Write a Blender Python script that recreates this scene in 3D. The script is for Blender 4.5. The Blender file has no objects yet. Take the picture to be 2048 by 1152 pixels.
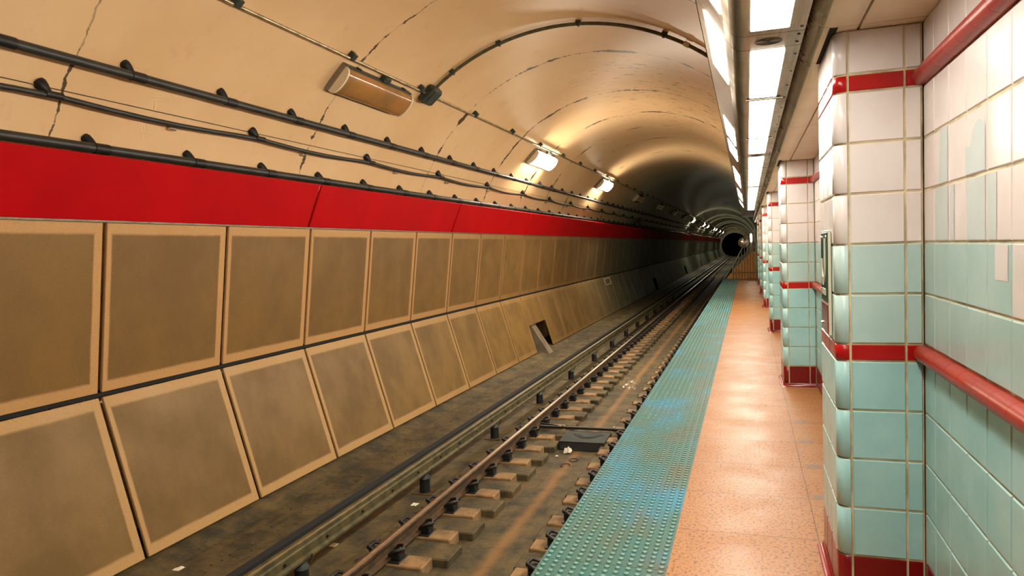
import bpy, math, random
from mathutils import Matrix, Vector

random.seed(7)
scene = bpy.context.scene
COL = scene.collection
H = 1.527          # eye height above the platform; profile heights below are given from eye level
R_ = math.radians

# ------------------------------------------------------------------ camera
YAW, PIT, ROL, FPX = 0.3222, 0.0523, -0.0360, 1418.2
_c, _s, _cp, _sp = math.cos(YAW), math.sin(YAW), math.cos(PIT), math.sin(PIT)
r0 = Vector((_c, _s, 0)); fw = Vector((-_s * _cp, _c * _cp, -_sp)); u0 = Vector((-_s * _sp, _c * _sp, _cp))
rt = r0 * math.cos(ROL) + u0 * math.sin(ROL)
up = u0 * math.cos(ROL) - r0 * math.sin(ROL)
cam_d = bpy.data.cameras.new('camera')
cam_d.sensor_width = 36.0
cam_d.lens = FPX / 2048 * 36.0
cam_d.clip_start = 0.05
cam_d.clip_end = 400
cam = bpy.data.objects.new('camera', cam_d)
COL.objects.link(cam)
M = Matrix((rt, up, -fw)).transposed().to_4x4()
M.translation = Vector((0, 0, H))
cam.matrix_world = M
scene.camera = cam

# ------------------------------------------------------------------ world, exposure
w = bpy.data.worlds.new('world')
scene.world = w
w.use_nodes = True
bg = w.node_tree.nodes['Background']
bg.inputs[0].default_value = (0.10, 0.22, 0.22, 1)
bg.inputs[1].default_value = 0.02
vs = scene.view_settings
vs.view_transform = 'Standard'
vs.look = 'None'
vs.gamma = 1.0
vs.use_curve_mapping = False
vs.exposure = 0.0
LENS_E = 34.0       # the strip lights over the platform edge
WIN_E = 150.0        # their lit panes towards the track
LAMP_E = 135.0        # tunnel wall lamps

# ------------------------------------------------------------------ materials
def lin(r, g, b):
    def f(c):
        c /= 255.0
        return c / 12.92 if c <= 0.04045 else ((c + 0.055) / 1.055) ** 2.4
    return (f(r), f(g), f(b), 1)

class NT:
    def __init__(s, name):
        s.m = bpy.data.materials.new(name)
        s.m.use_nodes = True
        s.t = s.m.node_tree
        s.b = s.t.nodes['Principled BSDF']
    def n(s, typ, **kw):
        o = s.t.nodes.new(typ)
        for k, v in kw.items():
            setattr(o, k, v)
        return o
    def l(s, a, b):
        s.t.links.new(a, b)
    def math(s, op, a, b=None, c=None):
        o = s.n('ShaderNodeMath', operation=op)
        for i, v in enumerate((a, b, c)):
            if v is None:
                continue
            if isinstance(v, (int, float)):
                o.inputs[i].default_value = v
            else:
                s.l(v, o.inputs[i])
        return o.outputs[0]
    def pos(s):
        return s.n('ShaderNodeNewGeometry').outputs['Position']
    def xyz(s, v):
        o = s.n('ShaderNodeSeparateXYZ')
        s.l(v, o.inputs[0])
        return o.outputs
    def vec(s, x, y, z):
        o = s.n('ShaderNodeCombineXYZ')
        for i, v in enumerate((x, y, z)):
            if isinstance(v, (int, float)):
                o.inputs[i].default_value = v
            else:
                s.l(v, o.inputs[i])
        return o.outputs[0]
    def noise(s, v, scale, detail=5, rough=0.6, dist=0.0):
        o = s.n('ShaderNodeTexNoise')
        o.inputs['Scale'].default_value = scale
        o.inputs['Detail'].default_value = detail
        o.inputs['Roughness'].default_value = rough
        o.inputs['Distortion'].default_value = dist
        s.l(v, o.inputs['Vector'])
        return o.outputs[0]
    def ramp(s, f, a, b, va=0.0, vb=1.0):
        o = s.n('ShaderNodeMapRange')
        o.clamp = True
        o.interpolation_type = 'SMOOTHSTEP'
        s.l(f, o.inputs[0])
        for i, v in enumerate((a, b, va, vb)):
            if isinstance(v, (int, float)):
                o.inputs[i + 1].default_value = v
            else:
                s.l(v, o.inputs[i + 1])
        return o.outputs[0]
    def mix(s, f, a, b):
        o = s.n('ShaderNodeMix', data_type='RGBA')
        for i, v in ((0, f), (6, a), (7, b)):
            if isinstance(v, (int, float)):
                o.inputs[i].default_value = v
            elif isinstance(v, tuple):
                o.inputs[i].default_value = v
            else:
                s.l(v, o.inputs[i])
        return o.outputs[2]
    def bump(s, h, strength=0.3, dist=0.01):
        o = s.n('ShaderNodeBump')
        o.inputs['Strength'].default_value = strength
        o.inputs['Distance'].default_value = dist
        s.l(h, o.inputs['Height'])
        s.l(o.outputs[0], s.b.inputs['Normal'])
    def base(s, v):
        if isinstance(v, tuple):
            s.b.inputs['Base Color'].default_value = v
        else:
            s.l(v, s.b.inputs['Base Color'])
    def set(s, rough=0.5, metal=0.0, spec=0.5):
        if isinstance(rough, (int, float)):
            s.b.inputs['Roughness'].default_value = rough
        else:
            s.l(rough, s.b.inputs['Roughness'])
        s.b.inputs['Metallic'].default_value = metal
        s.b.inputs['Specular IOR Level'].default_value = spec
        return s.m

def pbr(name, c, c2=None, scale=4.0, rough=0.5, metal=0.0, bump=0.0, bscale=60.0, lo=0.35, hi=0.7, spec=0.5):
    t = NT(name)
    p = t.pos()
    if c2 is None:
        t.base(c)
    else:
        t.base(t.mix(t.ramp(t.noise(p, scale), lo, hi), c, c2))
    if bump:
        t.bump(t.noise(p, bscale, 3), bump, 0.004)
    return t.set(rough, metal, spec)

def emis(name, c, e):
    t = NT(name)
    t.base((0.8, 0.8, 0.8, 1))
    t.b.inputs['Emission Color'].default_value = c
    t.b.inputs['Emission Strength'].default_value = e
    return t.set(0.4)

def vault_mat():
    t = NT('cream_vault_paint')
    p = t.pos(); x, y, z = t.xyz(p)
    ang = t.math('ARCTAN2', t.math('SUBTRACT', z, H - 0.13), t.math('ADD', x, 2.42))
    arc = t.math('MULTIPLY', ang, 3.3)
    v = t.vec(arc, y, 0.0)
    warp = t.math('MULTIPLY', t.math('SUBTRACT', t.noise(v, 1.6, 6), 0.5), 0.22)
    yy = t.math('ADD', y, warp)
    d = None
    for k in (1.3, 4.48, 7.95, 11.55, 14.65, 17.2, 19.3, 21.5, 24.6, 27.7, 30.8, 34.0, 37.2, 40.4, 43.6):
        a = t.math('ABSOLUTE', t.math('SUBTRACT', yy, k))
        d = a if d is None else t.math('MINIMUM', d, a)
    gate = t.noise(t.vec(arc, t.math('MULTIPLY', y, 0.35), 3.0), 2.1, 7, 0.72)
    wd = t.ramp(gate, 0.47, 0.66, 0.006, t.ramp(y, 5.0, 11.0, 0.026, 0.085))
    hair = t.ramp(d, 0.0, 0.014, 0.60, 0.0)
    hair = t.math('MULTIPLY', hair, t.ramp(t.noise(v, 0.9, 3), 0.36, 0.52))
    crack = t.ramp(t.math('SUBTRACT', d, wd), -0.006, 0.003, 1.0, 0.0)
    crack = t.math('MULTIPLY', crack, t.ramp(gate, 0.47, 0.49))
    # flaking specks around the crown near the platform
    fl = t.noise(t.vec(t.math('MULTIPLY', arc, 1.0), t.math('MULTIPLY', y, 2.2), 9.0), 4.2, 8, 0.7)
    near = t.math('MULTIPLY', t.ramp(ang, 2.0, 1.2), t.math('MULTIPLY', t.ramp(y, 11.0, 13.5), t.ramp(y, 22.0, 17.0)))
    flm = t.math('MULTIPLY', t.ramp(fl, 0.60, 0.612), near)
    m = t.math('MAXIMUM', t.math('MAXIMUM', crack, hair), flm)
    col = t.mix(t.ramp(t.noise(v, 0.55, 5), 0.3, 0.75), lin(228, 194, 148), lin(218, 180, 132))
    col = t.mix(t.math('MULTIPLY', t.ramp(t.noise(v, 3.5, 6, 0.7), 0.56, 0.75), 0.25), col, lin(170, 135, 92))
    col = t.mix(t.ramp(y, 23.0, 36.0, 0.0, 0.85), col, lin(126, 140, 122))  # grey-green with distance: teal of the tunnel's darkness put into the colour
    col = t.mix(t.math('MULTIPLY', m, 0.93), col, lin(52, 40, 28))
    t.base(col)
    t.bump(t.noise(p, 9.0, 4), 0.07, 0.01)
    return t.set(t.ramp(y, 40.0, 70.0, 0.36, 0.27), 0, 0.5)

def panel_mat(name, w_, h_, dirt_a, dirt_b, edge_c, bw=0.072):
    t = NT(name)
    oc = t.n('ShaderNodeTexCoord').outputs['Object']
    x, y, z = t.xyz(oc)
    wp = t.pos(); wx, wy, wz = t.xyz(wp)
    dy = t.math('MINIMUM', y, t.math('SUBTRACT', w_, y))
    dz = t.math('MINIMUM', z, t.math('SUBTRACT', h_, z))
    d = t.math('MINIMUM', dy, t.math('MULTIPLY', dz, 0.72))
    d = t.math('ADD', d, t.math('MULTIPLY', t.math('SUBTRACT', t.noise(wp, 3.0, 4), 0.5), 0.016))
    edge = t.ramp(d, bw - 0.012, bw + 0.012, 1.0, 0.0)
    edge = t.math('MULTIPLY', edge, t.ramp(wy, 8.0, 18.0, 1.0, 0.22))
    sc = t.vec(wx, t.math('MULTIPLY', wy, 1.0), t.math('MULTIPLY', wz, 0.8))
    n1 = t.noise(sc, 1.3, 6, 0.62)
    n2 = t.noise(wp, 90.0, 2)
    col = t.mix(t.ramp(n1, 0.3, 0.7), dirt_a, dirt_b)
    col = t.mix(edge, col, edge_c)
    col = t.mix(t.math('MULTIPLY', t.ramp(n2, 0.4, 0.75), 0.22), col, lin(80, 58, 34))
    col = t.mix(t.ramp(wy, 20.0, 36.0, 0.0, 0.8), col, lin(92, 108, 96))  # same painted teal of the far darkness on the panels
    t.base(col)
    return t.set(t.ramp(n1, 0.3, 0.7, 0.42, 0.58), 0.0, 0.22)

def floor_mat():
    t = NT('terrazzo_tan')
    p = t.pos(); x, y, z = t.xyz(p)
    vo = t.n('ShaderNodeTexVoronoi'); vo.inputs['Scale'].default_value = 90.0
    t.l(p, vo.inputs['Vector'])
    n = t.noise(p, 110.0, 3, 0.7)
    v2 = t.vec(t.math('MULTIPLY', x, 1.0), t.math('MULTIPLY', y, 0.8), z)
    col = t.mix(t.ramp(n, 0.42, 0.66), lin(156, 107, 62), lin(134, 89, 48))
    col = t.mix(t.math('MULTIPLY', t.ramp(t.noise(v2, 62.0, 4, 0.62), 0.52, 0.60), 0.78), col, lin(84, 56, 34))
    col = t.mix(t.ramp(t.noise(p, 1.3, 3), 0.3, 0.8, 0.0, 0.25), col, lin(134, 86, 48))
    f = t.math('PINGPONG', t.math('SUBTRACT', y, 4.45), 0.31125)
    j1 = t.ramp(f, 0.001, 0.006, 1.0, 0.0)
    j2 = t.ramp(t.math('ABSOLUTE', t.math('SUBTRACT', x, 0.318)), 0.0, 0.0045, 1.0, 0.0)
    j = t.math('MAXIMUM', t.math('MULTIPLY', j1, 0.8), j2)
    col = t.mix(t.math('MULTIPLY', j, 0.85), col, lin(60, 46, 34))
    t.base(col)
    t.bump(n, 0.05, 0.002)
    return t.set(t.ramp(t.noise(p, 2.5, 4), 0.3, 0.7, 0.36, 0.5), 0, 0.16)

def strip_mat():
    t = NT('worn_blue_rubber')
    p = t.pos(); x, y, z = t.xyz(p)
    blue, teal, worn = lin(22, 104, 128), lin(42, 88, 82), lin(74, 74, 50)
    v = t.vec(x, t.math('MULTIPLY', y, 0.55), z)
    a = t.ramp(t.noise(v, 1.9, 4, 0.5), 0.34, 0.54)
    side = t.ramp(x, -0.90, -0.45, 0.0, 1.0)
    b = t.math('MULTIPLY', t.ramp(t.noise(v, 3.1, 6, 0.65), 0.40, 0.68), t.math('ADD', 0.38, t.math('MULTIPLY', side, 0.5)))
    col = t.mix(a, blue, teal)
    col = t.mix(b, col, worn)
    col = t.mix(t.ramp(z, H - 1.5235, H - 1.5195, 0.0, 0.5), col, lin(126, 156, 144))  # stud tops lightened: painted highlight along with foot wear
    t.base(col)
    t.bump(t.noise(p, 240.0, 2), 0.12, 0.002)
    return t.set(0.46, 0, 0.2)

def bed_mat():
    t = NT('grimy_track_concrete')
    p = t.pos(); x, y, z = t.xyz(p)
    n = t.noise(p, 3.2, 8, 0.68)
    n2 = t.noise(t.vec(t.math('MULTIPLY', x, 2.0), t.math('MULTIPLY', y, 0.5), z), 2.6, 6, 0.6)
    col = t.mix(t.ramp(n, 0.34, 0.68), lin(50, 48, 36), lin(98, 84, 52))
    col = t.mix(t.math('MULTIPLY', t.ramp(n2, 0.5, 0.7), 0.6), col, lin(112, 92, 56))
    col = t.mix(t.math('MULTIPLY', t.ramp(t.noise(p, 30.0, 4), 0.56, 0.7), 0.5), col, lin(38, 34, 28))
    # rust-coloured streak along the middle of the drain trough
    sx = t.math('ABSOLUTE', t.math('ADD', t.math('ADD', x, 2.325), t.math('MULTIPLY', t.math('SUBTRACT', t.noise(p, 1.1, 3), 0.5), 0.10)))
    st = t.math('MULTIPLY', t.ramp(sx, 0.0, 0.11, 1.0, 0.0), t.ramp(z, H - 2.83, H - 2.845))
    st = t.math('MULTIPLY', st, t.ramp(t.noise(p, 2.2, 4), 0.25, 0.5, 0.25, 0.62))
    col = t.mix(st, col, lin(142, 104, 60))
    t.base(col)
    t.bump(t.noise(p, 26.0, 6, 0.7), 0.45, 0.015)
    return t.set(0.72, 0, 0.3)

def tile_mat(name, c, c2, rough=0.25):
    t = NT(name)
    p = t.pos()
    col = t.mix(t.ramp(t.noise(p, 4.0, 5), 0.35, 0.7), c, c2)
    t.base(col)
    t.bump(t.noise(p, 7.0, 2), 0.05, 0.01)
    return t.set(rough, 0, 0.5)

def brushed(name, c, c2, rough=0.34):
    t = NT(name)
    p = t.pos(); x, y, z = t.xyz(p)
    v = t.vec(t.math('MULTIPLY', x, 30.0), t.math('MULTIPLY', y, 1.2), t.math('MULTIPLY', z, 30.0))
    t.base(t.mix(t.ramp(t.noise(v, 1.5, 5), 0.3, 0.7), c, c2))
    return t.set(t.ramp(t.noise(p, 3.0, 5), 0.3, 0.7, rough - 0.06, rough + 0.1), 1.0, 0.5)

MAT = dict(
    vault=vault_mat(),
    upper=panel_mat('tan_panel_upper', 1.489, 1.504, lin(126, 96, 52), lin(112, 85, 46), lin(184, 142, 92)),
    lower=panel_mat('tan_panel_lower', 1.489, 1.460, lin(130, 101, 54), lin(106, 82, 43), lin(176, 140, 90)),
    red_panel=pbr('red_fascia_enamel', lin(182, 0, 10), lin(168, 0, 8), 0.8, 0.6, spec=0.12),
    floor=floor_mat(), strip=strip_mat(), bed=bed_mat(),
    white=tile_mat('white_glazed_tile', lin(226, 218, 214), lin(218, 209, 204)),
    teal=tile_mat('teal_glazed_tile', lin(160, 204, 204), lin(146, 194, 194)),
    pale_teal=tile_mat('pale_teal_glazed_tile', lin(178, 204, 200), lin(166, 197, 192)),
    red=tile_mat('red_glazed_tile', lin(178, 16, 18), lin(160, 12, 16)),
    maroon=tile_mat('dark_red_base_tile', lin(122, 12, 18), lin(104, 8, 14)),
    pale=tile_mat('pale_blue_overpaint', lin(200, 212, 208), lin(192, 206, 204)),
    grout=pbr('dirty_grout', lin(214, 198, 160), lin(156, 142, 106), 5.0, 0.85),
    trim_red=tile_mat('orange_red_glaze', lin(160, 40, 20), lin(142, 30, 15), 0.36),
    steel=brushed('brushed_steel', lin(158, 148, 124), lin(128, 118, 98)),
    nose_steel=brushed('bright_brushed_steel', lin(196, 184, 156), lin(166, 154, 130), 0.3),
    fascia=pbr('dull_fascia_metal', lin(150, 126, 92), lin(128, 108, 80), 3.0, 0.45, 0.35),
    soffit=pbr('grey_metal_soffit', lin(240, 226, 196), lin(230, 210, 176), 2.0, 0.42, 0.0),
    concrete=pbr('grey_concrete', lin(120, 108, 86), lin(92, 82, 64), 2.0, 0.8),
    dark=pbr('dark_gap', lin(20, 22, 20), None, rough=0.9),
    cable=pbr('black_cable_sheath', lin(34, 38, 36), lin(48, 50, 46), 6.0, 0.45),
    black=pbr('black_iron', lin(22, 24, 24), lin(36, 36, 34), 9.0, 0.5, 0.2),
    box=pbr('dark_green_box_paint', lin(52, 62, 54), lin(40, 46, 40), 7.0, 0.5),
    conduit=pbr('galvanised_conduit', lin(206, 194, 164), lin(150, 140, 116), 12.0, 0.28, 0.9),
    arc=pbr('grey_green_conduit', lin(104, 100, 78), lin(78, 76, 60), 10.0, 0.45, 0.4),
    lamp_end=pbr('pale_lamp_end', lin(222, 206, 176), None, rough=0.45),
    lamp_off=pbr('brown_acrylic_diffuser', lin(168, 118, 62), lin(140, 104, 62), 2.0, 0.14, 0.0),
    lamp_on=emis('lit_lamp_diffuser', (1.0, 0.86, 0.66, 1), LAMP_E),
    lamp_cool=emis('cool_lit_lamp_diffuser', (1.0, 0.93, 0.72, 1), LAMP_E * 0.55),
    lens=emis('lit_lens', (1.0, 0.93, 0.82, 1), LENS_E),
    lens_off=pbr('unlit_lens', lin(214, 200, 168), None, rough=0.3),
    pane=emis('lit_pane', (1.0, 0.87, 0.72, 1), WIN_E),
    rail=pbr('rusty_rail', lin(92, 70, 44), lin(60, 48, 34), 9.0, 0.6, 0.3, 0.2),
    shiny=pbr('polished_rail_head', lin(250, 242, 226), lin(226, 214, 190), 14.0, 0.3, 1.0),
    third=pbr('grimy_contact_rail', lin(98, 88, 54), lin(60, 58, 40), 8.0, 0.55, 0.3, 0.2),
    tie=pbr('dusty_tie', lin(146, 114, 72), lin(104, 82, 52), 5.0, 0.8, 0.0, 0.4, 40.0),
    insert=pbr('brown_grey_insert', lin(108, 78, 54), lin(92, 66, 46), 20.0, 0.45),
    wood=pbr('orange_plywood', lin(196, 130, 50), lin(172, 108, 38), 3.0, 0.5),
    gate=pbr('galvanised_gate', lin(150, 146, 124), None, rough=0.4, metal=0.6),
    mirror=pbr('mirror_glass', (0.9, 0.9, 0.9, 1), None, rough=0.03, metal=1.0),
    sign_green=pbr('dark_green_sign', lin(44, 72, 66), lin(54, 84, 76), 5.0, 0.22),
    sign_pale=pbr('pale_sign_ink', lin(196, 196, 172), None, rough=0.3),
    sign_red=pbr('wine_red_sign', lin(112, 14, 34), None, rough=0.16),
    paper=pbr('white_paper', lin(222, 214, 196), None, rough=0.7),
    plastic=pbr('grimy_clear_plastic', lin(128, 110, 78), lin(96, 80, 54), 9.0, 0.3),
)

# ------------------------------------------------------------------ mesh builder (all heights from eye level)
class MB:
    def __init__(s):
        s.v = []; s.f = []; s.mi = []; s.sm = []
    def add(s, vs_, fs, mi=0, smooth=False):
        o = len(s.v)
        s.v += [tuple(p) for p in vs_]
        for f in fs:
            s.f.append([i + o for i in f]); s.mi.append(mi); s.sm.append(smooth)
        return s
    def box(s, a, b, mi=0):
        x0, y0, z0 = a; x1, y1, z1 = b
        vs_ = [(x, y, z) for x in (x0, x1) for y in (y0, y1) for z in (z0, z1)]
        return s.add(vs_, [(0, 1, 3, 2), (4, 6, 7, 5), (0, 4, 5, 1), (2, 3, 7, 6), (0, 2, 6, 4), (1, 5, 7, 3)], mi)
    def bbox(s, a, b, bev=0.004, mi=0):
        """box with chamfered edges"""
        x0, y0, z0 = a; x1, y1, z1 = b
        c = [(a[i] + b[i]) / 2 for i in range(3)]; h = [(b[i] - a[i]) / 2 for i in range(3)]
        e = min(bev, min(h) * 0.45)
        idx = {}; vs_ = []
        for sx in (-1, 1):
            for sy in (-1, 1):
                for sz in (-1, 1):
                    sg = (sx, sy, sz)
                    for ax in range(3):
                        p = [c[i] + sg[i] * (h[i] - (0 if i == ax else e)) for i in range(3)]
                        idx[(sg, ax)] = len(vs_); vs_.append(p)
        fs = []
        for ax in range(3):
            o = [i for i in range(3) if i != ax]
            for sg in (-1, 1):
                q = []
                for u, v in ((-1, -1), (1, -1), (1, 1), (-1, 1)):
                    g = [0, 0, 0]; g[ax] = sg; g[o[0]] = u; g[o[1]] = v
                    q.append(idx[(tuple(g), ax)])
                fs.append(q)
            for u in (-1, 1):
                for v in (-1, 1):
                    g0 = [0, 0, 0]; g0[o[0]] = u; g0[o[1]] = v
                    ga = list(g0); ga[ax] = -1; gb = list(g0); gb[ax] = 1
                    fs.append([idx[(tuple(ga), o[0])], idx[(tuple(gb), o[0])], idx[(tuple(gb), o[1])], idx[(tuple(ga), o[1])]])
        for sx in (-1, 1):
            for sy in (-1, 1):
                for sz in (-1, 1):
                    fs.append([idx[((sx, sy, sz), k)] for k in range(3)])
        return s.add(vs_, fs, mi)
    def prism(s, prof, y0, y1, mi=0, smooth=False, caps=True, closed=True, mis=None):
        """closed XZ profile swept along Y"""
        n = len(prof)
        vs_ = [(x, y0, z) for x, z in prof] + [(x, y1, z) for x, z in prof]
        o = len(s.v); s.v += vs_
        for i in range(n if closed else n - 1):
            j = (i + 1) % n
            s.f.append([o + i, o + j, o + n + j, o + n + i]); s.mi.append(mis[i] if mis else mi); s.sm.append(smooth)
        if caps and closed:
            q = len(s.v); s.v += vs_
            s.f.append([q + i for i in range(n)]); s.mi.append(mi); s.sm.append(False)
            s.f.append([q + n + i for i in reversed(range(n))]); s.mi.append(mi); s.sm.append(False)
        return s
    def tube(s, path, r, seg=10, mi=0, caps=True):
        path = [Vector(p) for p in path]
        rs = r if isinstance(r, (list, tuple)) else [r] * len(path)
        o = len(s.v); n = len(path)
        prev = None
        for i, p in enumerate(path):
            t = (path[min(i + 1, n - 1)] - path[max(i - 1, 0)]).normalized()
            if prev is None:
                a = Vector((0, 0, 1)) if abs(t.z) < 0.9 else Vector((1, 0, 0))
            else:
                a = prev
            u = (a - t * a.dot(t)).normalized(); v = t.cross(u); prev = u
            for k in range(seg):
                q = 2 * math.pi * k / seg
                s.v.append(tuple(p + (u * math.cos(q) + v * math.sin(q)) * rs[i]))
        for i in range(n - 1):
            for k in range(seg):
                k2 = (k + 1) % seg
                s.f.append([o + i * seg + k, o + i * seg + k2, o + (i + 1) * seg + k2, o + (i + 1) * seg + k]); s.mi.append(mi); s.sm.append(True)
        if caps:
            for q0 in (o, o + (n - 1) * seg):
                q = len(s.v); s.v += s.v[q0:q0 + seg]
                s.f.append([q + k for k in range(seg)]); s.mi.append(mi); s.sm.append(False)
        return s
    def tile(s, o, u, v, n, w_, h_, g=0.0038, bev=0.0035, d=0.0045, mi=0):
        o, u, v, n = Vector(o), Vector(u), Vector(v), Vector(n)
        a = [(g, g), (w_ - g, g), (w_ - g, h_ - g), (g, h_ - g)]
        e = g + bev
        b = [(e, e), (w_ - e, e), (w_ - e, h_ - e), (e, h_ - e)]
        vs_ = [o + u * p + v * q for p, q in a] + [o + u * p + v * q + n * d for p, q in b]
        return s.add(vs_, [(4, 5, 6, 7), (0, 1, 5, 4), (1, 2, 6, 5), (2, 3, 7, 6), (3, 0, 4, 7)], mi)
    def build(s, name, mats, origin=(0, 0, 0), parent=None, rot=None, local=False):
        me = bpy.data.meshes.new(name)
        ox, oy, oz = (0, 0, 0) if local else origin
        me.from_pydata([(x - ox, y - oy, z - oz) for x, y, z in s.v], [], s.f)
        if not isinstance(mats, (list, tuple)):
            mats = [mats]
        for m in mats:
            me.materials.append(m)
        me.polygons.foreach_set('material_index', s.mi)
        me.polygons.foreach_set('use_smooth', s.sm)
        bm_fix(me)
        ob = bpy.data.objects.new(name, me)
        COL.objects.link(ob)
        if parent is not None:
            ob.parent = parent
        else:
            ob.location = (origin[0], origin[1], origin[2] + H)
            if rot:
                ob.rotation_euler = rot
        return ob

import bmesh
def bm_fix(me):
    b = bmesh.new(); b.from_mesh(me)
    bmesh.ops.recalc_face_normals(b, faces=b.faces)
    b.to_mesh(me); b.free()

def tag(o, label, cat, group=None):
    o['label'] = label; o['category'] = cat; o['kind'] = 'thing'
    if group:
        o['group'] = group
    return o
def struct(o):
    o['kind'] = 'structure'
    return o
def empty(name, origin):
    o = bpy.data.objects.new(name, None)
    COL.objects.link(o); o.location = (origin[0], origin[1], origin[2] + H); o.empty_display_size = 0.1
    return o
def copy_tree(o, dy=0.0, parent=None, kids=True):
    c = o.copy(); COL.objects.link(c)
    if parent is not None:
        c.parent = parent
    else:
        c.location = (o.location[0], o.location[1] + dy, o.location[2])
    if kids:
        for ch in o.children:
            copy_tree(ch, 0.0, c)
    return c
ORD = ('first second third fourth fifth sixth seventh eighth ninth tenth eleventh twelfth thirteenth fourteenth fifteenth sixteenth '
       'seventeenth eighteenth nineteenth twentieth').split()

AX, AZ, AR = -2.42, -0.13, 3.31        # tunnel axis and radius
def onv(deg, r):
    return AX + r * math.cos(R_(deg)), AZ + r * math.sin(R_(deg))

# ------------------------------------------------------------------ structure: vault, track bed, platform
YB, YE = -7.0, 165.0
def arc_prof(a0, a1, r, n):
    return [onv(a0 + (a1 - a0) * i / n, r) for i in range(n + 1)]
PLAT_END = 31.8
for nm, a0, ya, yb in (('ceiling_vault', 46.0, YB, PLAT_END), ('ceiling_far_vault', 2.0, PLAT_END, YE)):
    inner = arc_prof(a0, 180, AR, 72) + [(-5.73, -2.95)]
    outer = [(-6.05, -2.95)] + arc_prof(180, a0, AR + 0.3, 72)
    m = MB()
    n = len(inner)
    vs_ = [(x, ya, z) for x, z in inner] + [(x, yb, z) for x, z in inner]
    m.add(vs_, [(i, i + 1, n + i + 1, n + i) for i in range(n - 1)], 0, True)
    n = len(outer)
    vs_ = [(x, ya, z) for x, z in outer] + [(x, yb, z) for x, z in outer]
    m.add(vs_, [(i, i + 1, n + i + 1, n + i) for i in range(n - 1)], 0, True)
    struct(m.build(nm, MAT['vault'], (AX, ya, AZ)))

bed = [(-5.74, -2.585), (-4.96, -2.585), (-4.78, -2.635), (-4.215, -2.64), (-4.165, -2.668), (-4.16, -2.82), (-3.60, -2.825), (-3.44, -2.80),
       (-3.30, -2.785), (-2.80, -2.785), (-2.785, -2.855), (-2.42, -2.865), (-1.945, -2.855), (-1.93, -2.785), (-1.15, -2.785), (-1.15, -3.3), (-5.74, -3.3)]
m = MB().prism(bed, YB, YE, mis=[0, 0, 0, 1, 1] + [0] * (len(bed) - 5))  # dark bench-edge faces paint in the shadow line behind the contact rail
for k in range(-14, 90):
    yy = 5.62 + 0.622 * (k + 0.5)
    m.bbox((-3.20, yy - 0.175, -2.945), (-2.63, yy + 0.175, -2.778), 0.012)
    m.bbox((-2.01, yy - 0.165, -2.945), (-1.20, yy + 0.165, -2.778), 0.012)
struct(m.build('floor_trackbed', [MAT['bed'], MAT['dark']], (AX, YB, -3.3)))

# platform slab with terrazzo top; the track side is a recessed wall under a nosing
slab = [(-0.389, -1.527), (0.70, -1.527), (0.70, -1.80), (-0.95, -1.80), (-0.95, -1.56), (-0.389, -1.56)]
struct(MB().prism(slab, YB, PLAT_END).build('floor_platform', MAT['floor'], (0, YB, -1.8)))
struct(MB().box((-1.16, YB, -3.3), (-1.05, PLAT_END, -1.80)).build('wall_under_platform', MAT['concrete'], (-1.1, YB, -3.3)))
struct(MB().box((-1.05, PLAT_END - 0.12, -3.3), (0.9, PLAT_END, -1.56)).build('wall_platform_end', MAT['concrete'], (-0.1, PLAT_END, -3.3)))
struct(MB().box((-6.05, YB - 0.2, -3.3), (1.1, YB, 3.6)).build('wall_back', MAT['concrete'], (-2.4, YB, -3.3)))
# beam and slab over the strip lights, ceiling plates over the platform
struct(MB().box((-0.20, YB, 1.07), (0.95, PLAT_END, 2.5)).build('ceiling_beam', MAT['concrete'], (0.3, YB, 1.07)))

PIL_Y0 = [3.164 + 4.76 * k for k in range(6)]
seams_y = [YB, -3.0, -0.95, 1.02, 3.10, 3.68, 5.63, 7.86, 8.44, 10.4, 12.62, 13.2, 15.1, 17.4, 17.95, 20.0, 22.2, 24.0, 26.0, 28.0, 30.0, PLAT_END]
m = MB(); md = MB()
prof = []
for i in range(13):
    q = math.pi - (math.pi / 2) * i / 12 * 1.0
    prof.append((0.338 + 0.095 * math.cos(q), 0.925 - 0.095 * math.sin(q)))
prof2 = prof + [(0.427, 0.83), (0.427, 0.86), (0.338, 0.86), (0.30, 0.93), (0.30, 1.07), (0.243, 1.07)]
flat = [(0.437, 0.83), (0.672, 0.83), (0.672, 0.86), (0.437, 0.86)]
for a, b in zip(seams_y[:-1], seams_y[1:]):
    m.prism(prof2, a + 0.003, b - 0.003, 0, True, mis=[2] * 9 + [0] * (len(prof2) - 9))
    m.prism(flat, a + 0.003, b - 0.003, 0)
o = struct(m.build('ceiling_soffit', [MAT['soffit'], MAT['steel'], MAT['nose_steel']], (0.4, YB, 0.83)))
md.box((0.30, YB, 0.862), (0.70, PLAT_END, 0.90))
for py in PIL_Y0:
    md.box((0.322, py - 0.06, 0.8285), (0.352, py + 0.53, 0.8315))
struct(md.build('ceiling_backing', MAT['dark'], (0.4, YB, 0.87)))

# tunnel portal and the unlit bore beyond
pr = []
N = 64
m = MB()
big = [onv(360.0 * i / N, 5.0) for i in range(N)]; sml = [(-2.55 + 2.55 * math.cos(2 * math.pi * i / N), -0.55 + 2.62 * math.sin(2 * math.pi * i / N)) for i in range(N)]
vs_ = [(x, 152.0, z) for x, z in big] + [(x, 152.0, z) for x, z in sml] + [(x, 215.0, z) for x, z in sml]
fs = []
for i in range(N):
    j = (i + 1) % N
    fs += [(i, j, N + j, N + i), (N + i, N + j, 2 * N + j, 2 * N + i)]
fs.append(tuple(2 * N + i for i in range(N)))
m.add(vs_, fs, 0)
struct(m.build('wall_portal', MAT['concrete'], (AX, 152.0, -3.0)))

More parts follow.
